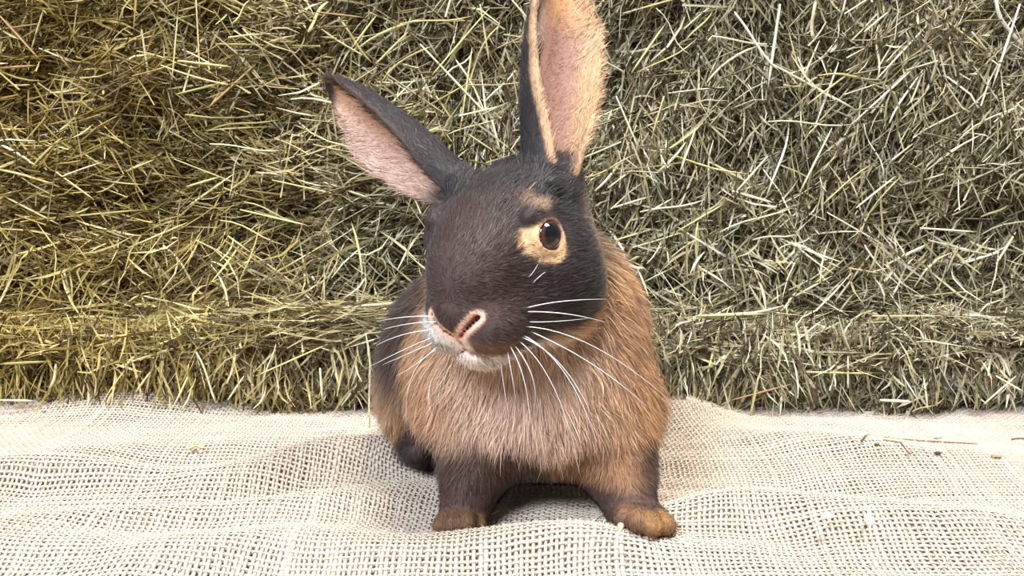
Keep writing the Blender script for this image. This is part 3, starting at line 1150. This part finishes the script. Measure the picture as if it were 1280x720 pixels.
def coat(p, n):
    """fur colour, length (mm), lie direction and density at surface points"""
    N = len(p)
    q = to_head(p)
    dh, db = head_sdf(p), body_sdf(p)
    nz = noise_a(p, 0.02)
    nf = noise_b(p, 0.006)
    isb = sstep(-0.006, 0.006, dh - db)          # 1 on the body
    # ---- body
    x, y, z = p[:, 0], p[:, 1], p[:, 2]
    cb = np.tile(C_TAN, (N, 1))
    flank = sstep(0.012, 0.045, np.abs(x - 0.008))
    cb = mixc(cb, C_ORANGE, flank * 0.8)
    mid = np.exp(-((x - 0.004) / 0.034) ** 2) * sstep(0.44, 0.40, y) * sstep(0.12, 0.08, z)
    cb = mixc(cb, C_PINK, mid * 0.8)
    # dark back and rump, tan-pink lower thigh
    back = sstep(0.405, 0.435, y + 0.35 * np.maximum(z - 0.06, 0) + 0.004 * nz - 0.25 * np.maximum(x - 0.02, 0) * 2)
    back *= sstep(0.030, 0.055, z + 0.006 * nz)
    cb = mixc(cb, mixc(C_BROWN[None].repeat(N, 0), C_BLACK, 0.4 * np.ones(N)), back)
    sidedark = sstep(-0.022, -0.036, x + 0.004 * nz) * sstep(0.372, 0.390, y) * sstep(0.036, 0.056, z + 0.006 * nz)
    cb = mixc(cb, mixc(C_BROWN[None].repeat(N, 0), C_BLACK, 0.5 * np.ones(N)), sidedark * 0.92)
    rump = sstep(-0.030, -0.045, x) * sstep(0.40, 0.42, y)
    cb = mixc(cb, C_TAN, rump * sstep(0.060, 0.035, z + 0.006 * nz) * 0.8)
    cb = mixc(cb, C_GREY, sstep(0.098, 0.115, z + 0.006 * nz) * sstep(0.02, 0.03, x) * 0.8)
    # legs and paws
    leg = sstep(0.046, 0.030, z + 0.005 * nf) * sstep(0.405, 0.395, y)
    darkside = np.where(x < 0.015, 1.0, sstep(0.045, 0.056, x + 0.003 * nf))
    cl = mixc(np.tile(lin((0.62, 0.46, 0.34)), (N, 1)), C_BROWN * 0.8, darkside * 0.9)
    cb = mixc(cb, cl, leg)
    paw = sstep(0.024, 0.017, z) * sstep(0.40, 0.39, y)
    cb = mixc(cb, C_BROWN * 0.95, paw)
    td = np.sort(np.stack([np.linalg.norm(p - t[1], axis=1) for t in TOES], 0), 0)
    above = z - cloth_z(x, y)
    toe = sstep(0.0085, 0.0050, td[0] + 0.0010 * nf) * sstep(0.013, 0.007, above + 0.002 * nf)
    cb = mixc(cb, C_TOE, toe * np.where(x < 0.015, 0.20, 0.14 + 0.34 * sstep(0.040, 0.056, x)) * (1 + 0.5 * nf))
    hf = np.linalg.norm(p - P(524, 562, .416), axis=1)
    cb = mixc(cb, C_BROWN * 0.7, sstep(0.017, 0.010, hf))
    # ---- head
    ch = np.tile(C_BLACK, (N, 1))
    ch = mixc(ch, C_BROWN, sstep(10, 45, q[:, 0]) * 0.6)
    s = np.abs(q[:, 1])
    # grey brown side of the neck behind the dark cheek
    ch = mixc(ch, C_GREY, sstep(-2, -14, q[:, 0] + 0.25 * q[:, 2] + 2 * nz) * sstep(16, 24, s) * sstep(26, 14, q[:, 2]))
    # tan below the jaw line
    jaw = -27 + 0.9 * np.maximum(-q[:, 0] - 8, 0) + 1.5 * nf
    jawm = sstep(2.5, -2.5, q[:, 2] - jaw) * sstep(31, 22, q[:, 0])
    ch = mixc(ch, C_TAN, jawm)
    # pale chin and lips
    chin = sstep(-28, -31, q[:, 2] + 0.8 * nf) * sstep(10, 22, q[:, 0])
    ch = mixc(ch, C_CREAM, chin)
    front = sstep(36, 42, q[:, 0])
    lip = np.exp(-(q[:, 1] / 5.0) ** 4) * sstep(-19.5, -22, q[:, 2]) * front
    ch = mixc(ch, C_CREAM * np.array([1.0, 0.86, 0.82]), lip * 0.85)
    rightlip = sstep(1, -5, q[:, 1]) * sstep(-20, -24, q[:, 2] + 0.5 * q[:, 1]) * sstep(28, 36, q[:, 0])
    ch = mixc(ch, C_CREAM * 0.9, rightlip * 0.75)
    leftlip = sstep(2, 8, q[:, 1]) * sstep(-20, -27, q[:, 2]) * sstep(26, 34, q[:, 0])
    ch = mixc(ch, lin((0.55, 0.42, 0.33)), leftlip * (0.45 + 0.4 * nf).clip(0, 1))
    # eye ring
    for e in EYES:
        dq = q - (e + np.array([2.0, 0, -1.2]))
        rr = np.sqrt((dq[:, 0] / np.where(dq[:, 0] > 0, 10.5, 8.8)) ** 2 + (dq[:, 2] / np.where(dq[:, 2] > 0, 7.8, 9.2)) ** 2)
        side = sstep(4, 12, q[:, 1] * np.sign(e[1])) * (1.0 if e[1] > 0 else sstep(25, 19, q[:, 0]))
        ch = mixc(ch, lin((0.92, 0.76, 0.57)), sstep(1.08, 0.88, rr + 0.05 * nf) * side)
        sp = np.linalg.norm((q - (e + np.array([-2, 0, 14]))) / np.array([7, 14, 5]), axis=1)
        ch = mixc(ch, lin((0.60, 0.49, 0.40)), sstep(1.1, 0.4, sp + 0.1 * nf) * side * (0.75 if e[1] > 0 else 0.0))
        so = socket(q, e)
        ch = mixc(ch, lin((0.80, 0.62, 0.55)), sstep(1.0, 0.2, so) * side * 0.8)
    # nostril rims and nose
    for s_ in (1, -1):
        dn = nostril_d(q, s_)
        ch = mixc(ch, lin((0.93, 0.76, 0.66)), sstep(2.4, 1.3, dn))
        ch = mixc(ch, lin((0.62, 0.43, 0.38)), sstep(0.5, 0.05, dn))
    ch = mixc(ch, lin((0.62, 0.42, 0.38)), sstep(0.7, 0.1, mouth_d(q)) * 0.7)
    c = mixc(ch, cb, isb)
    # ---- fur lie
    tail = -HM[:, 0]
    lie_h = np.tile(tail, (N, 1)) + 0.55 * nrm(q * np.array([0, 1, 0.8]) + 1e-6) @ HM.T * sstep(15, 50, q[:, 0])[:, None]
    lie_b = np.stack([0.25 * np.sign(x) * sstep(0.0, 0.05, np.abs(x)), 0.25 + 0 * x, -1 + 0 * x], -1)
    rb = sstep(0.405, 0.43, y)[:, None]
    lie_b = lie_b * (1 - rb) + np.array([-0.5, 0.55, -0.65]) * rb
    pawd = (sstep(0.024, 0.016, z) * sstep(0.40, 0.39, y))[:, None]
    lie_b = lie_b * (1 - pawd) + np.array([0, -0.9, -0.45]) * pawd
    lie = lie_h * (1 - isb[:, None]) + lie_b * isb[:, None]
    ln = 4.4 * (1 - isb) + 10.0 * isb
    ln = np.where(isb > 0.5, ln * (1 - 0.55 * leg) * (1 - 0.45 * paw), ln)
    ln *= 1 - 0.45 * sstep(30, 50, q[:, 0]) * (1 - isb)
    ln *= 1 + 0.9 * jawm * (1 - isb)
    dens = np.ones(N) * 1.0
    for e in EYES:
        de = np.linalg.norm(q - e, axis=1)
        ln = np.where(de < 14, np.minimum(ln, 1.0 + 0.35 * np.maximum(de - 8, 0)), ln)
        dens *= np.where(socket(q, e) < 0.9, 0.0, 1.0)
    for s_ in (1, -1):
        dn = nostril_d(q, s_)
        dens *= np.where(dn < 1.2, 0.0, 1.0)
        ln = np.where((dn < 5) & (isb < 0.5), np.minimum(ln, 1.3), ln)
    dens *= np.where(mouth_d(q) < 0.3, 0.2, 1.0)
    lift = 0.34 * (1 - isb) + 0.42 * isb
    # ---- ears
    for i, e in enumerate(EARS):
        d, u, af, inn = e.sdf(p)
        on = (d < 1.0 * MM) & (u > 0.02) & (np.minimum(dh, db) > -0.5 * MM)
        if not on.any():
            continue
        inner = on & inn
        edge = np.abs(af)
        ce = np.tile(C_EARSKIN, (N, 1))
        ce = mixc(ce, C_TAN * 0.74, sstep(0.45, 0.85, edge) * (np.where(af > 0, 1.0, 0.45) if i == 0 else 0.35))
        ce = mixc(ce, C_TAN * np.array([0.80, 0.70, 0.60]), sstep(0.72, 0.92, u) * 0.8)
        ce = mixc(ce, C_CREAM * 0.9, np.exp(-((af + (0.50 if i == 0 else -0.25)) / 0.26) ** 2) * sstep(0.2, 0.4, u) * sstep(0.9, 0.7, u) * (0.75 if i == 0 else 0.0))
        if i == 1:
            ce = mixc(ce, C_PINK * np.array([1.0, 0.98, 0.97]), 0.75 * np.ones(N))
        if i == 1:
            ce = mixc(ce, lin((0.50, 0.38, 0.33)), sstep(0.55, 0.85, af))
            ce = mixc(ce, C_BLACK, sstep(0.90, 0.96, u))
        ce = mixc(ce, C_BLACK, sstep(0.20, 0.06, u) * 0.8 * sstep(0.2, 0.8, edge))
        cout = np.tile(C_BLACK * 0.9, (N, 1))
        fringe = sstep(0.95, 1.02, edge)
        cout = mixc(cout, C_TAN, fringe * (0.6 if i == 0 else 0.05))
        cc = np.where(inner[:, None], ce, cout)
        c = np.where(on[:, None], cc, c)
        lie_e = np.where(inner[:, None], e.A * 0.75 + e.v[None] * np.sign(af)[:, None] * 0.5, e.A[None])
        lie = np.where(on[:, None], lie_e, lie)
        ln = np.where(on, np.where(inn, 2.2 + 3.0 * sstep(0.45, 0.8, edge), 2.8), ln)
        lift = np.where(on, np.where(inn, 0.25, 0.22), lift)
        dens = np.where(on & inn, 0.8 + 0.2 * sstep(0.3, 0.7, edge), dens)
    return c, ln, lie, dens, lift


rabbit = empty('rabbit', (0.015, 0.37, 0.0))
tag(rabbit, 'dark brown rabbit with tan chest and upright ears sitting on the burlap cloth', 'rabbit')
me = mesh_np('rabbit_body', VERT, QUAD.ravel(), np.full(len(QUAD), 4))
vc = coat(VERT, VN)[0]
add_color(me, vc)
body = link('body', me, MAT_SKIN, rabbit)

# --- fur strands
def build_fur(n_try):
    area = np.linalg.norm(FN, axis=1) * 0.5
    cen = VERT[QUAD].mean(1)
    wgt = area.copy()
    # thinner on the far side, which no near viewpoint sees
    fnn = nrm(FN)
    away = (fnn * nrm(cen - CAM)).sum(1)
    wgt *= np.where(away > 0.55, 0.35, 1.0)
    hd = head_sdf(cen) < body_sdf(cen)
    wgt *= np.where(hd, 1.5, 1.0)
    cw = np.cumsum(wgt)
    fi = np.searchsorted(cw, rng.random(n_try) * cw[-1])
    a, b = rng.random(n_try)[:, None], rng.random(n_try)[:, None]
    q = QUAD[fi]

    def bil(arr):
        return (arr[q[:, 0]] * (1 - a) + arr[q[:, 1]] * a) * (1 - b) + (arr[q[:, 3]] * (1 - a) + arr[q[:, 2]] * a) * b
    p, n = bil(VERT), nrm(bil(VN))
    c, ln, lie, dens, lift = coat(p, n)
    keep = rng.random(n_try) < dens
    p, n, c, ln, lie, lift = p[keep], n[keep], c[keep], ln[keep], lie[keep], lift[keep]
    N = len(p)
    t = lie - n * (lie * n).sum(1, keepdims=True)
    # clumps share a sideways sway
    sw = np.stack([noise_a(p + 1, 0.007), noise_b(p + 2, 0.007), noise_c(p + 3, 0.007)], -1)
    t = nrm(nrm(t) + 0.55 * sw + rng.normal(0, 0.20, (N, 3)))
    t = nrm(t - n * (t * n).sum(1, keepdims=True))
    L = (ln * np.exp(rng.normal(0, 0.22, N)) * MM)[:, None]
    lf = np.clip(lift + rng.normal(0, 0.10, N), 0.08, 1.2)[:, None]
    d0 = nrm(t + n * lf * 1.5)
    d1 = nrm(t + n * lf * 0.35 + np.array([0, 0, -0.12]))
    p = p - n * 0.3 * MM
    p1 = p + d0 * L * 0.35
    p2 = p1 + nrm(d0 + d1) * L * 0.35
    p3 = p2 + d1 * L * 0.35
    w = nrm(np.cross(t, n) + n * rng.normal(0, 0.45, (N, 1)))
    hw = (0.073 * np.exp(rng.normal(0, 0.2, N)) * (0.75 + 0.05 * ln) * MM)[:, None]
    v = np.stack([p - w * hw, p + w * hw, p1 + w * hw, p1 - w * hw, p2 + w * hw * 0.75, p2 - w * hw * 0.75, p3], 1)
    base = (np.arange(N) * 7)[:, None]
    q1 = base + np.array([[0, 1, 2, 3]])
    q2 = base + np.array([[3, 2, 4, 5]])
    t3 = base + np.array([[5, 4, 6]])
    qq = np.concatenate([q1, q2])
    me = mesh_np('rabbit_fur', v.reshape(-1, 3), np.concatenate([qq.ravel(), t3.ravel()]),
                 np.concatenate([np.full(len(qq), 4), np.full(N, 3)]))
    var = np.exp(rng.normal(0, 0.20, (N, 1)))
    cc = c * var
    prof = np.ones(7)
    add_color(me, (cc[:, None, :] * prof[None, :, None]).reshape(-1, 3))
    sn = nrm(n + 0.30 * rng.normal(0, 1, (N, 3)) + 0.25 * t)
    add_vec(me, np.repeat(sn, 7, 0), 'sn')
    o = link('fur', me, MAT_FUR, body)
    tag(o, 'short dense dark brown and tan fur', kind='stuff')


build_fur(212000)

# --- eyes
def mat_eye():
    m, nt, b = new_mat('eye')
    tc = nt.nodes.new('ShaderNodeTexCoord')
    sx = nt.nodes.new('ShaderNodeSeparateXYZ')
    nt.links.new(tc.outputs['Object'], sx.inputs[0])
    ln = nt.nodes.new('ShaderNodeVectorMath')
    ln.operation = 'LENGTH'
    cb = nt.nodes.new('ShaderNodeCombineXYZ')
    nt.links.new(sx.outputs['X'], cb.inputs['X'])
    nt.links.new(sx.outputs['Y'], cb.inputs['Y'])
    nt.links.new(cb.outputs[0], ln.inputs[0])
    cr = nt.nodes.new('ShaderNodeValToRGB')
    e = cr.color_ramp.elements
    e[0].position, e[0].color = 0.62, (0.004, 0.004, 0.006, 1)
    e[1].position, e[1].color = 0.70, (*lin((0.30, 0.18, 0.11)), 1)
    e.new(0.80).color = (*lin((0.22, 0.13, 0.08)), 1)
    e.new(0.88).color = (*lin((0.10, 0.06, 0.05)), 1)
    e.new(0.97).color = (*lin((0.75, 0.66, 0.62)), 1)
    nt.links.new(ln.outputs['Value'], cr.inputs[0])
    nt.links.new(cr.outputs[0], b.inputs['Base Color'])
    b.inputs['Roughness'].default_value = 0.06
    b.inputs['Coat Weight'].default_value = 0.6
    b.inputs['Coat Roughness'].default_value = 0.03
    return m


MAT_EYE = mat_eye()


def uv_sphere(name, nu=28, nv=18, bulge=0.0):
    v = []
    for j in range(nv + 1):
        th = math.pi * j / nv
        for i in range(nu):
            ph = 2 * math.pi * i / nu
            z = math.cos(th)
            z += bulge * max(0, z) ** 6
            v.append((math.sin(th) * math.cos(ph), math.sin(th) * math.sin(ph), z))
    q = []
    for j in range(nv):
        for i in range(nu):
            q.append([j * nu + i, (j + 1) * nu + i, (j + 1) * nu + (i + 1) % nu, j * nu + (i + 1) % nu])
    q = np.array(q)
    return mesh_np(name, np.array(v), q.ravel(), np.full(len(q), 4))


eye_me = uv_sphere('rabbit_eye', bulge=0.10)
eye_me.materials.append(MAT_EYE)
for e in EYES:
    o = link('eye', eye_me, None, body)
    s = np.sign(e[1])
    out = HM @ eye_out(e)
    o.matrix_basis = Matrix.Translation(Vector(H(*(e + np.array([0.0, -s * 0.5, 0])))))
    o.rotation_mode = 'QUATERNION'
    o.rotation_quaternion = Vector(out).to_track_quat('Z', 'Y')
    o.scale = (EYE_R * HS, EYE_R * HS, EYE_R * HS)
    tag(o, 'glossy dark brown eye')

# --- whiskers (root in head space, path through photo pixels with depth growing away from the muzzle)
WH_R = [  # towards the rabbit's left
    [(655, 386), (700, 377), (758, 374)], [(650, 390), (705, 392), (757, 403)], [(652, 408), (740, 432), (836, 500)], [(660, 413), (740, 455), (808, 508)],
    [(650, 417), (705, 465), (746, 552)], [(646, 424), (690, 480), (722, 575)], [(642, 430), (665, 470), (668, 508)], [(636, 430), (655, 475), (662, 530)],
    [(657, 350), (668, 338), (676, 322)], [(662, 358), (674, 346), (682, 340)], [(634, 436), (640, 470), (645, 500)], [(656, 402), (690, 402), (735, 398)],
    [(648, 420), (700, 455), (740, 520)], [(626, 446), (628, 470), (636, 520)],
]
WH_L = [
    [(545, 402), (510, 405), (478, 412)], [(545, 412), (505, 418), (470, 432)], [(545, 420), (505, 437), (455, 462)], [(546, 426), (515, 440), (478, 456)],
    [(548, 436), (515, 470), (508, 530)], [(552, 440), (525, 475), (512, 510)], [(556, 446), (540, 475), (535, 500)], [(560, 448), (538, 480), (540, 520)],
    [(566, 452), (552, 478), (548, 505)], [(543, 396), (510, 396), (470, 402)], [(548, 432), (520, 455), (495, 470)],
]


def muzzle_depth(px, py):
    """march the pixel's ray to the rabbit's surface"""
    ds = np.arange(0.27, 0.47, 0.0006)
    pts = np.array([P(px, py, d) for d in ds])
    v = full_sdf(pts)
    hit = np.nonzero(v < 0)[0]
    return ds[hit[0]] if len(hit) else None


for side, lst in ((1, WH_R), (-1, WH_L)):
    for k, pts in enumerate(lst):
        d0 = muzzle_depth(*pts[0]) or 0.318
        K = 12
        t = np.linspace(0, 1, K)[:, None]
        a = P(pts[0][0], pts[0][1], d0 + 0.0012)
        grow = 0.004 if side > 0 else 0.012
        dm = muzzle_depth(*pts[1])
        de = muzzle_depth(*pts[2])
        ext = math.hypot(pts[2][0] - pts[0][0], pts[2][1] - pts[0][1]) * 0.0003
        d1 = min(d0 + grow * 0.5, (dm or 9) - min(0.012, 0.30 * ext))
        d2 = min(d0 + grow * 1.5, (de or 9) - min(0.014, 0.55 * ext))
        m = P(pts[1][0], pts[1][1], d1)
        b = P(pts[2][0], pts[2][1], d2)
        ctrl = 2 * m - 0.5 * (a + b)
        path = (1 - t) ** 2 * a + 2 * t * (1 - t) * ctrl + t ** 2 * b
        r = (0.17 * (1 - t[:, 0]) ** 0.7 + 0.035) * MM * (0.8 if k % 3 == 2 else 1.0)
        v, f, l = tubes(path[None], r[None], 6)
        wm = mesh_np('whisker', v, f, l)
        link('whisker', wm, MAT_WHISKER, body)

# --- claws
def claw(a, b, r):
    t = np.linspace(0, 1, 6)[:, None]
    mid = (a + b) / 2 + np.array([0, 0, 0.0012])
    path = (1 - t) ** 2 * a + 2 * t * (1 - t) * mid + t ** 2 * b
    rr = r * (1 - t[:, 0]) ** 0.8 + 0.0002
    v, f, l = tubes(path[None], rr[None], 8)
    link('claw', mesh_np('claw', v, f, l), MAT_CLAW, body)


for i, (a, b, ra, rb) in enumerate(TOES):
    d = nrm(b - a)
    s = b + d * (rb - 1.0) * MM - np.array([0, 0, rb * 0.35 * MM])
    e = s + (d + np.array([0, -0.2, -0.35])) * 5.0 * MM
    e[2] = max(e[2], float(cloth_z(e[0], e[1])) + 0.0003)
    if i in (0, 2, 4):
        claw(s, e, 1.3 * MM)

# ---------------------------------------------------------------- bits lying on the cloth
def cloth_at(px, py):
    g = on_plane_z(px, py)
    for _ in range(12):
        g = on_plane_z(px, py, float(cloth_z(g[0], g[1])) + 0.0009)
    return g


def litter(name, pts, width, mat_i, label, cat):
    K = 9
    P3 = np.array([cloth_at(*q) for q in pts])
    t = np.linspace(0, len(pts) - 1, K)
    path = np.stack([np.interp(t, np.arange(len(pts)), P3[:, k]) for k in range(3)], -1)
    path[:, 2] = np.maximum(path[:, 2], cloth_z(path[:, 0], path[:, 1]) + 0.0009)
    r = np.full(K, width * 0.5 * MM)
    r[0] *= 0.6
    r[-1] *= 0.4
    v, f, l = tubes(path[None], r[None], 6)
    me = mesh_np(name, v, f, l)
    ob = link(name, me, STALK_MATS[mat_i])
    return tag(ob, label, cat)


def scrap(name, px, py, size, mat, label, cat, squash=0.45):
    g = cloth_at(px, py)
    v = []
    nu, nv = 10, 7
    r_ = np.random.default_rng(int(px))
    for j in range(nv + 1):
        th = math.pi * j / nv
        for i in range(nu):
            ph = 2 * math.pi * i / nu
            k = 1 + 0.35 * r_.normal(0, 0.5)
            v.append((math.sin(th) * math.cos(ph) * k, 0.7 * math.sin(th) * math.sin(ph) * k, squash * math.cos(th)))
    q = np.array([[j * nu + i, (j + 1) * nu + i, (j + 1) * nu + (i + 1) % nu, j * nu + (i + 1) % nu] for j in range(nv) for i in range(nu)])
    me = mesh_np(name, np.array(v) * size * MM + np.array([g[0], g[1], g[2] + squash * size * MM * 0.7]), q.ravel(), np.full(len(q), 4))
    return tag(link(name, me, mat), label, cat)


MAT_SEED = mat_noise('seed', (0.25, 0.19, 0.14), (0.36, 0.28, 0.2), 400, 0.6)
MAT_FLAKE = mat_noise('flake', (0.93, 0.92, 0.90), (0.98, 0.98, 0.97), 300, 0.6)
MAT_CHAFF = mat_noise('chaff', (0.66, 0.50, 0.33), (0.76, 0.60, 0.42), 300, 0.7)
litter('dry_twig', [(1092, 546), (1150, 551), (1222, 555)], 0.9, 5, 'long thin brown hay stem lying on the cloth near the low hay bale', 'hay stem')
litter('dry_twig', [(1076, 551), (1095, 546), (1118, 548)], 1.0, 5, 'short forked brown hay stem crossing the dark seed on the cloth', 'hay stem')
litter('dry_twig', [(1103, 565), (1125, 569), (1142, 566)], 0.6, 5, 'faint bent hay stem on the cloth between two dark seeds', 'hay stem')
a0, a1 = P(462, 527, .497), P(457, 416, .488)
a0[2] = float(cloth_z(a0[0], a0[1])) + 0.0008
st = stalk(a0, a1, 1.3 * MM, 0, None, 1, 1.2, 'straw')
tag(st, 'pale straw leaning upright against the low bale beside the rabbit\'s haunch', 'straw')
litter('hay_wisp', [(233, 562), (245, 557), (255, 560)], 1.5, 1, 'small curled golden hay wisp on the cloth beside a fold', 'hay wisp')
litter('hay_wisp', [(606, 648), (618, 641), (624, 638)], 0.9, 1, 'tiny yellow hay wisp by the rabbit\'s dark front paw', 'hay wisp')
litter('hay_wisp', [(738, 655), (748, 646), (760, 640)], 0.7, 4, 'fine pale hay wisp poking out by the claws of the tan-toed paw', 'hay wisp')
litter('thread_end', [(1079, 650), (1086, 660), (1087, 672)], 1.0, 4, 'loose white thread end on the cloth, away from the rabbit', 'thread')
litter('thread_end', [(848, 672), (856, 679), (866, 680)], 1.1, 4, 'loose white thread end just beside the tan-toed paw', 'thread')
litter('thread_end', [(1055, 537), (1060, 543), (1062, 546)], 0.7, 4, 'short white thread end on the cloth close to the hay', 'thread')
scrap('seed', 1096, 557, 1.3, MAT_SEED, 'round dark seed next to the long brown hay stem', 'seed')
scrap('seed', 1172, 567, 1.9, MAT_SEED, 'larger flat dark seed husk on the open cloth', 'seed', 0.3)
scrap('paper_flake', 1172, 547, 2.2, MAT_FLAKE, 'white flake lying beside the end of the long brown stem', 'flake')
scrap('paper_flake', 1033, 564, 1.2, MAT_FLAKE, 'small white flake at a dip in the cloth weave', 'flake')
scrap('paper_flake', 1034, 647, 2.2, MAT_FLAKE, 'white flake on the cloth fold, near a loose thread end', 'flake')
scrap('chaff', 1245, 571, 2.2, MAT_CHAFF, 'tan chaff flake lying on the cloth', 'chaff', 0.15)
litter('dry_twig', [(1264, 549), (1275, 548), (1290, 549)], 0.9, 5, 'brown hay stem end on the cloth, right below the low bale', 'hay stem')
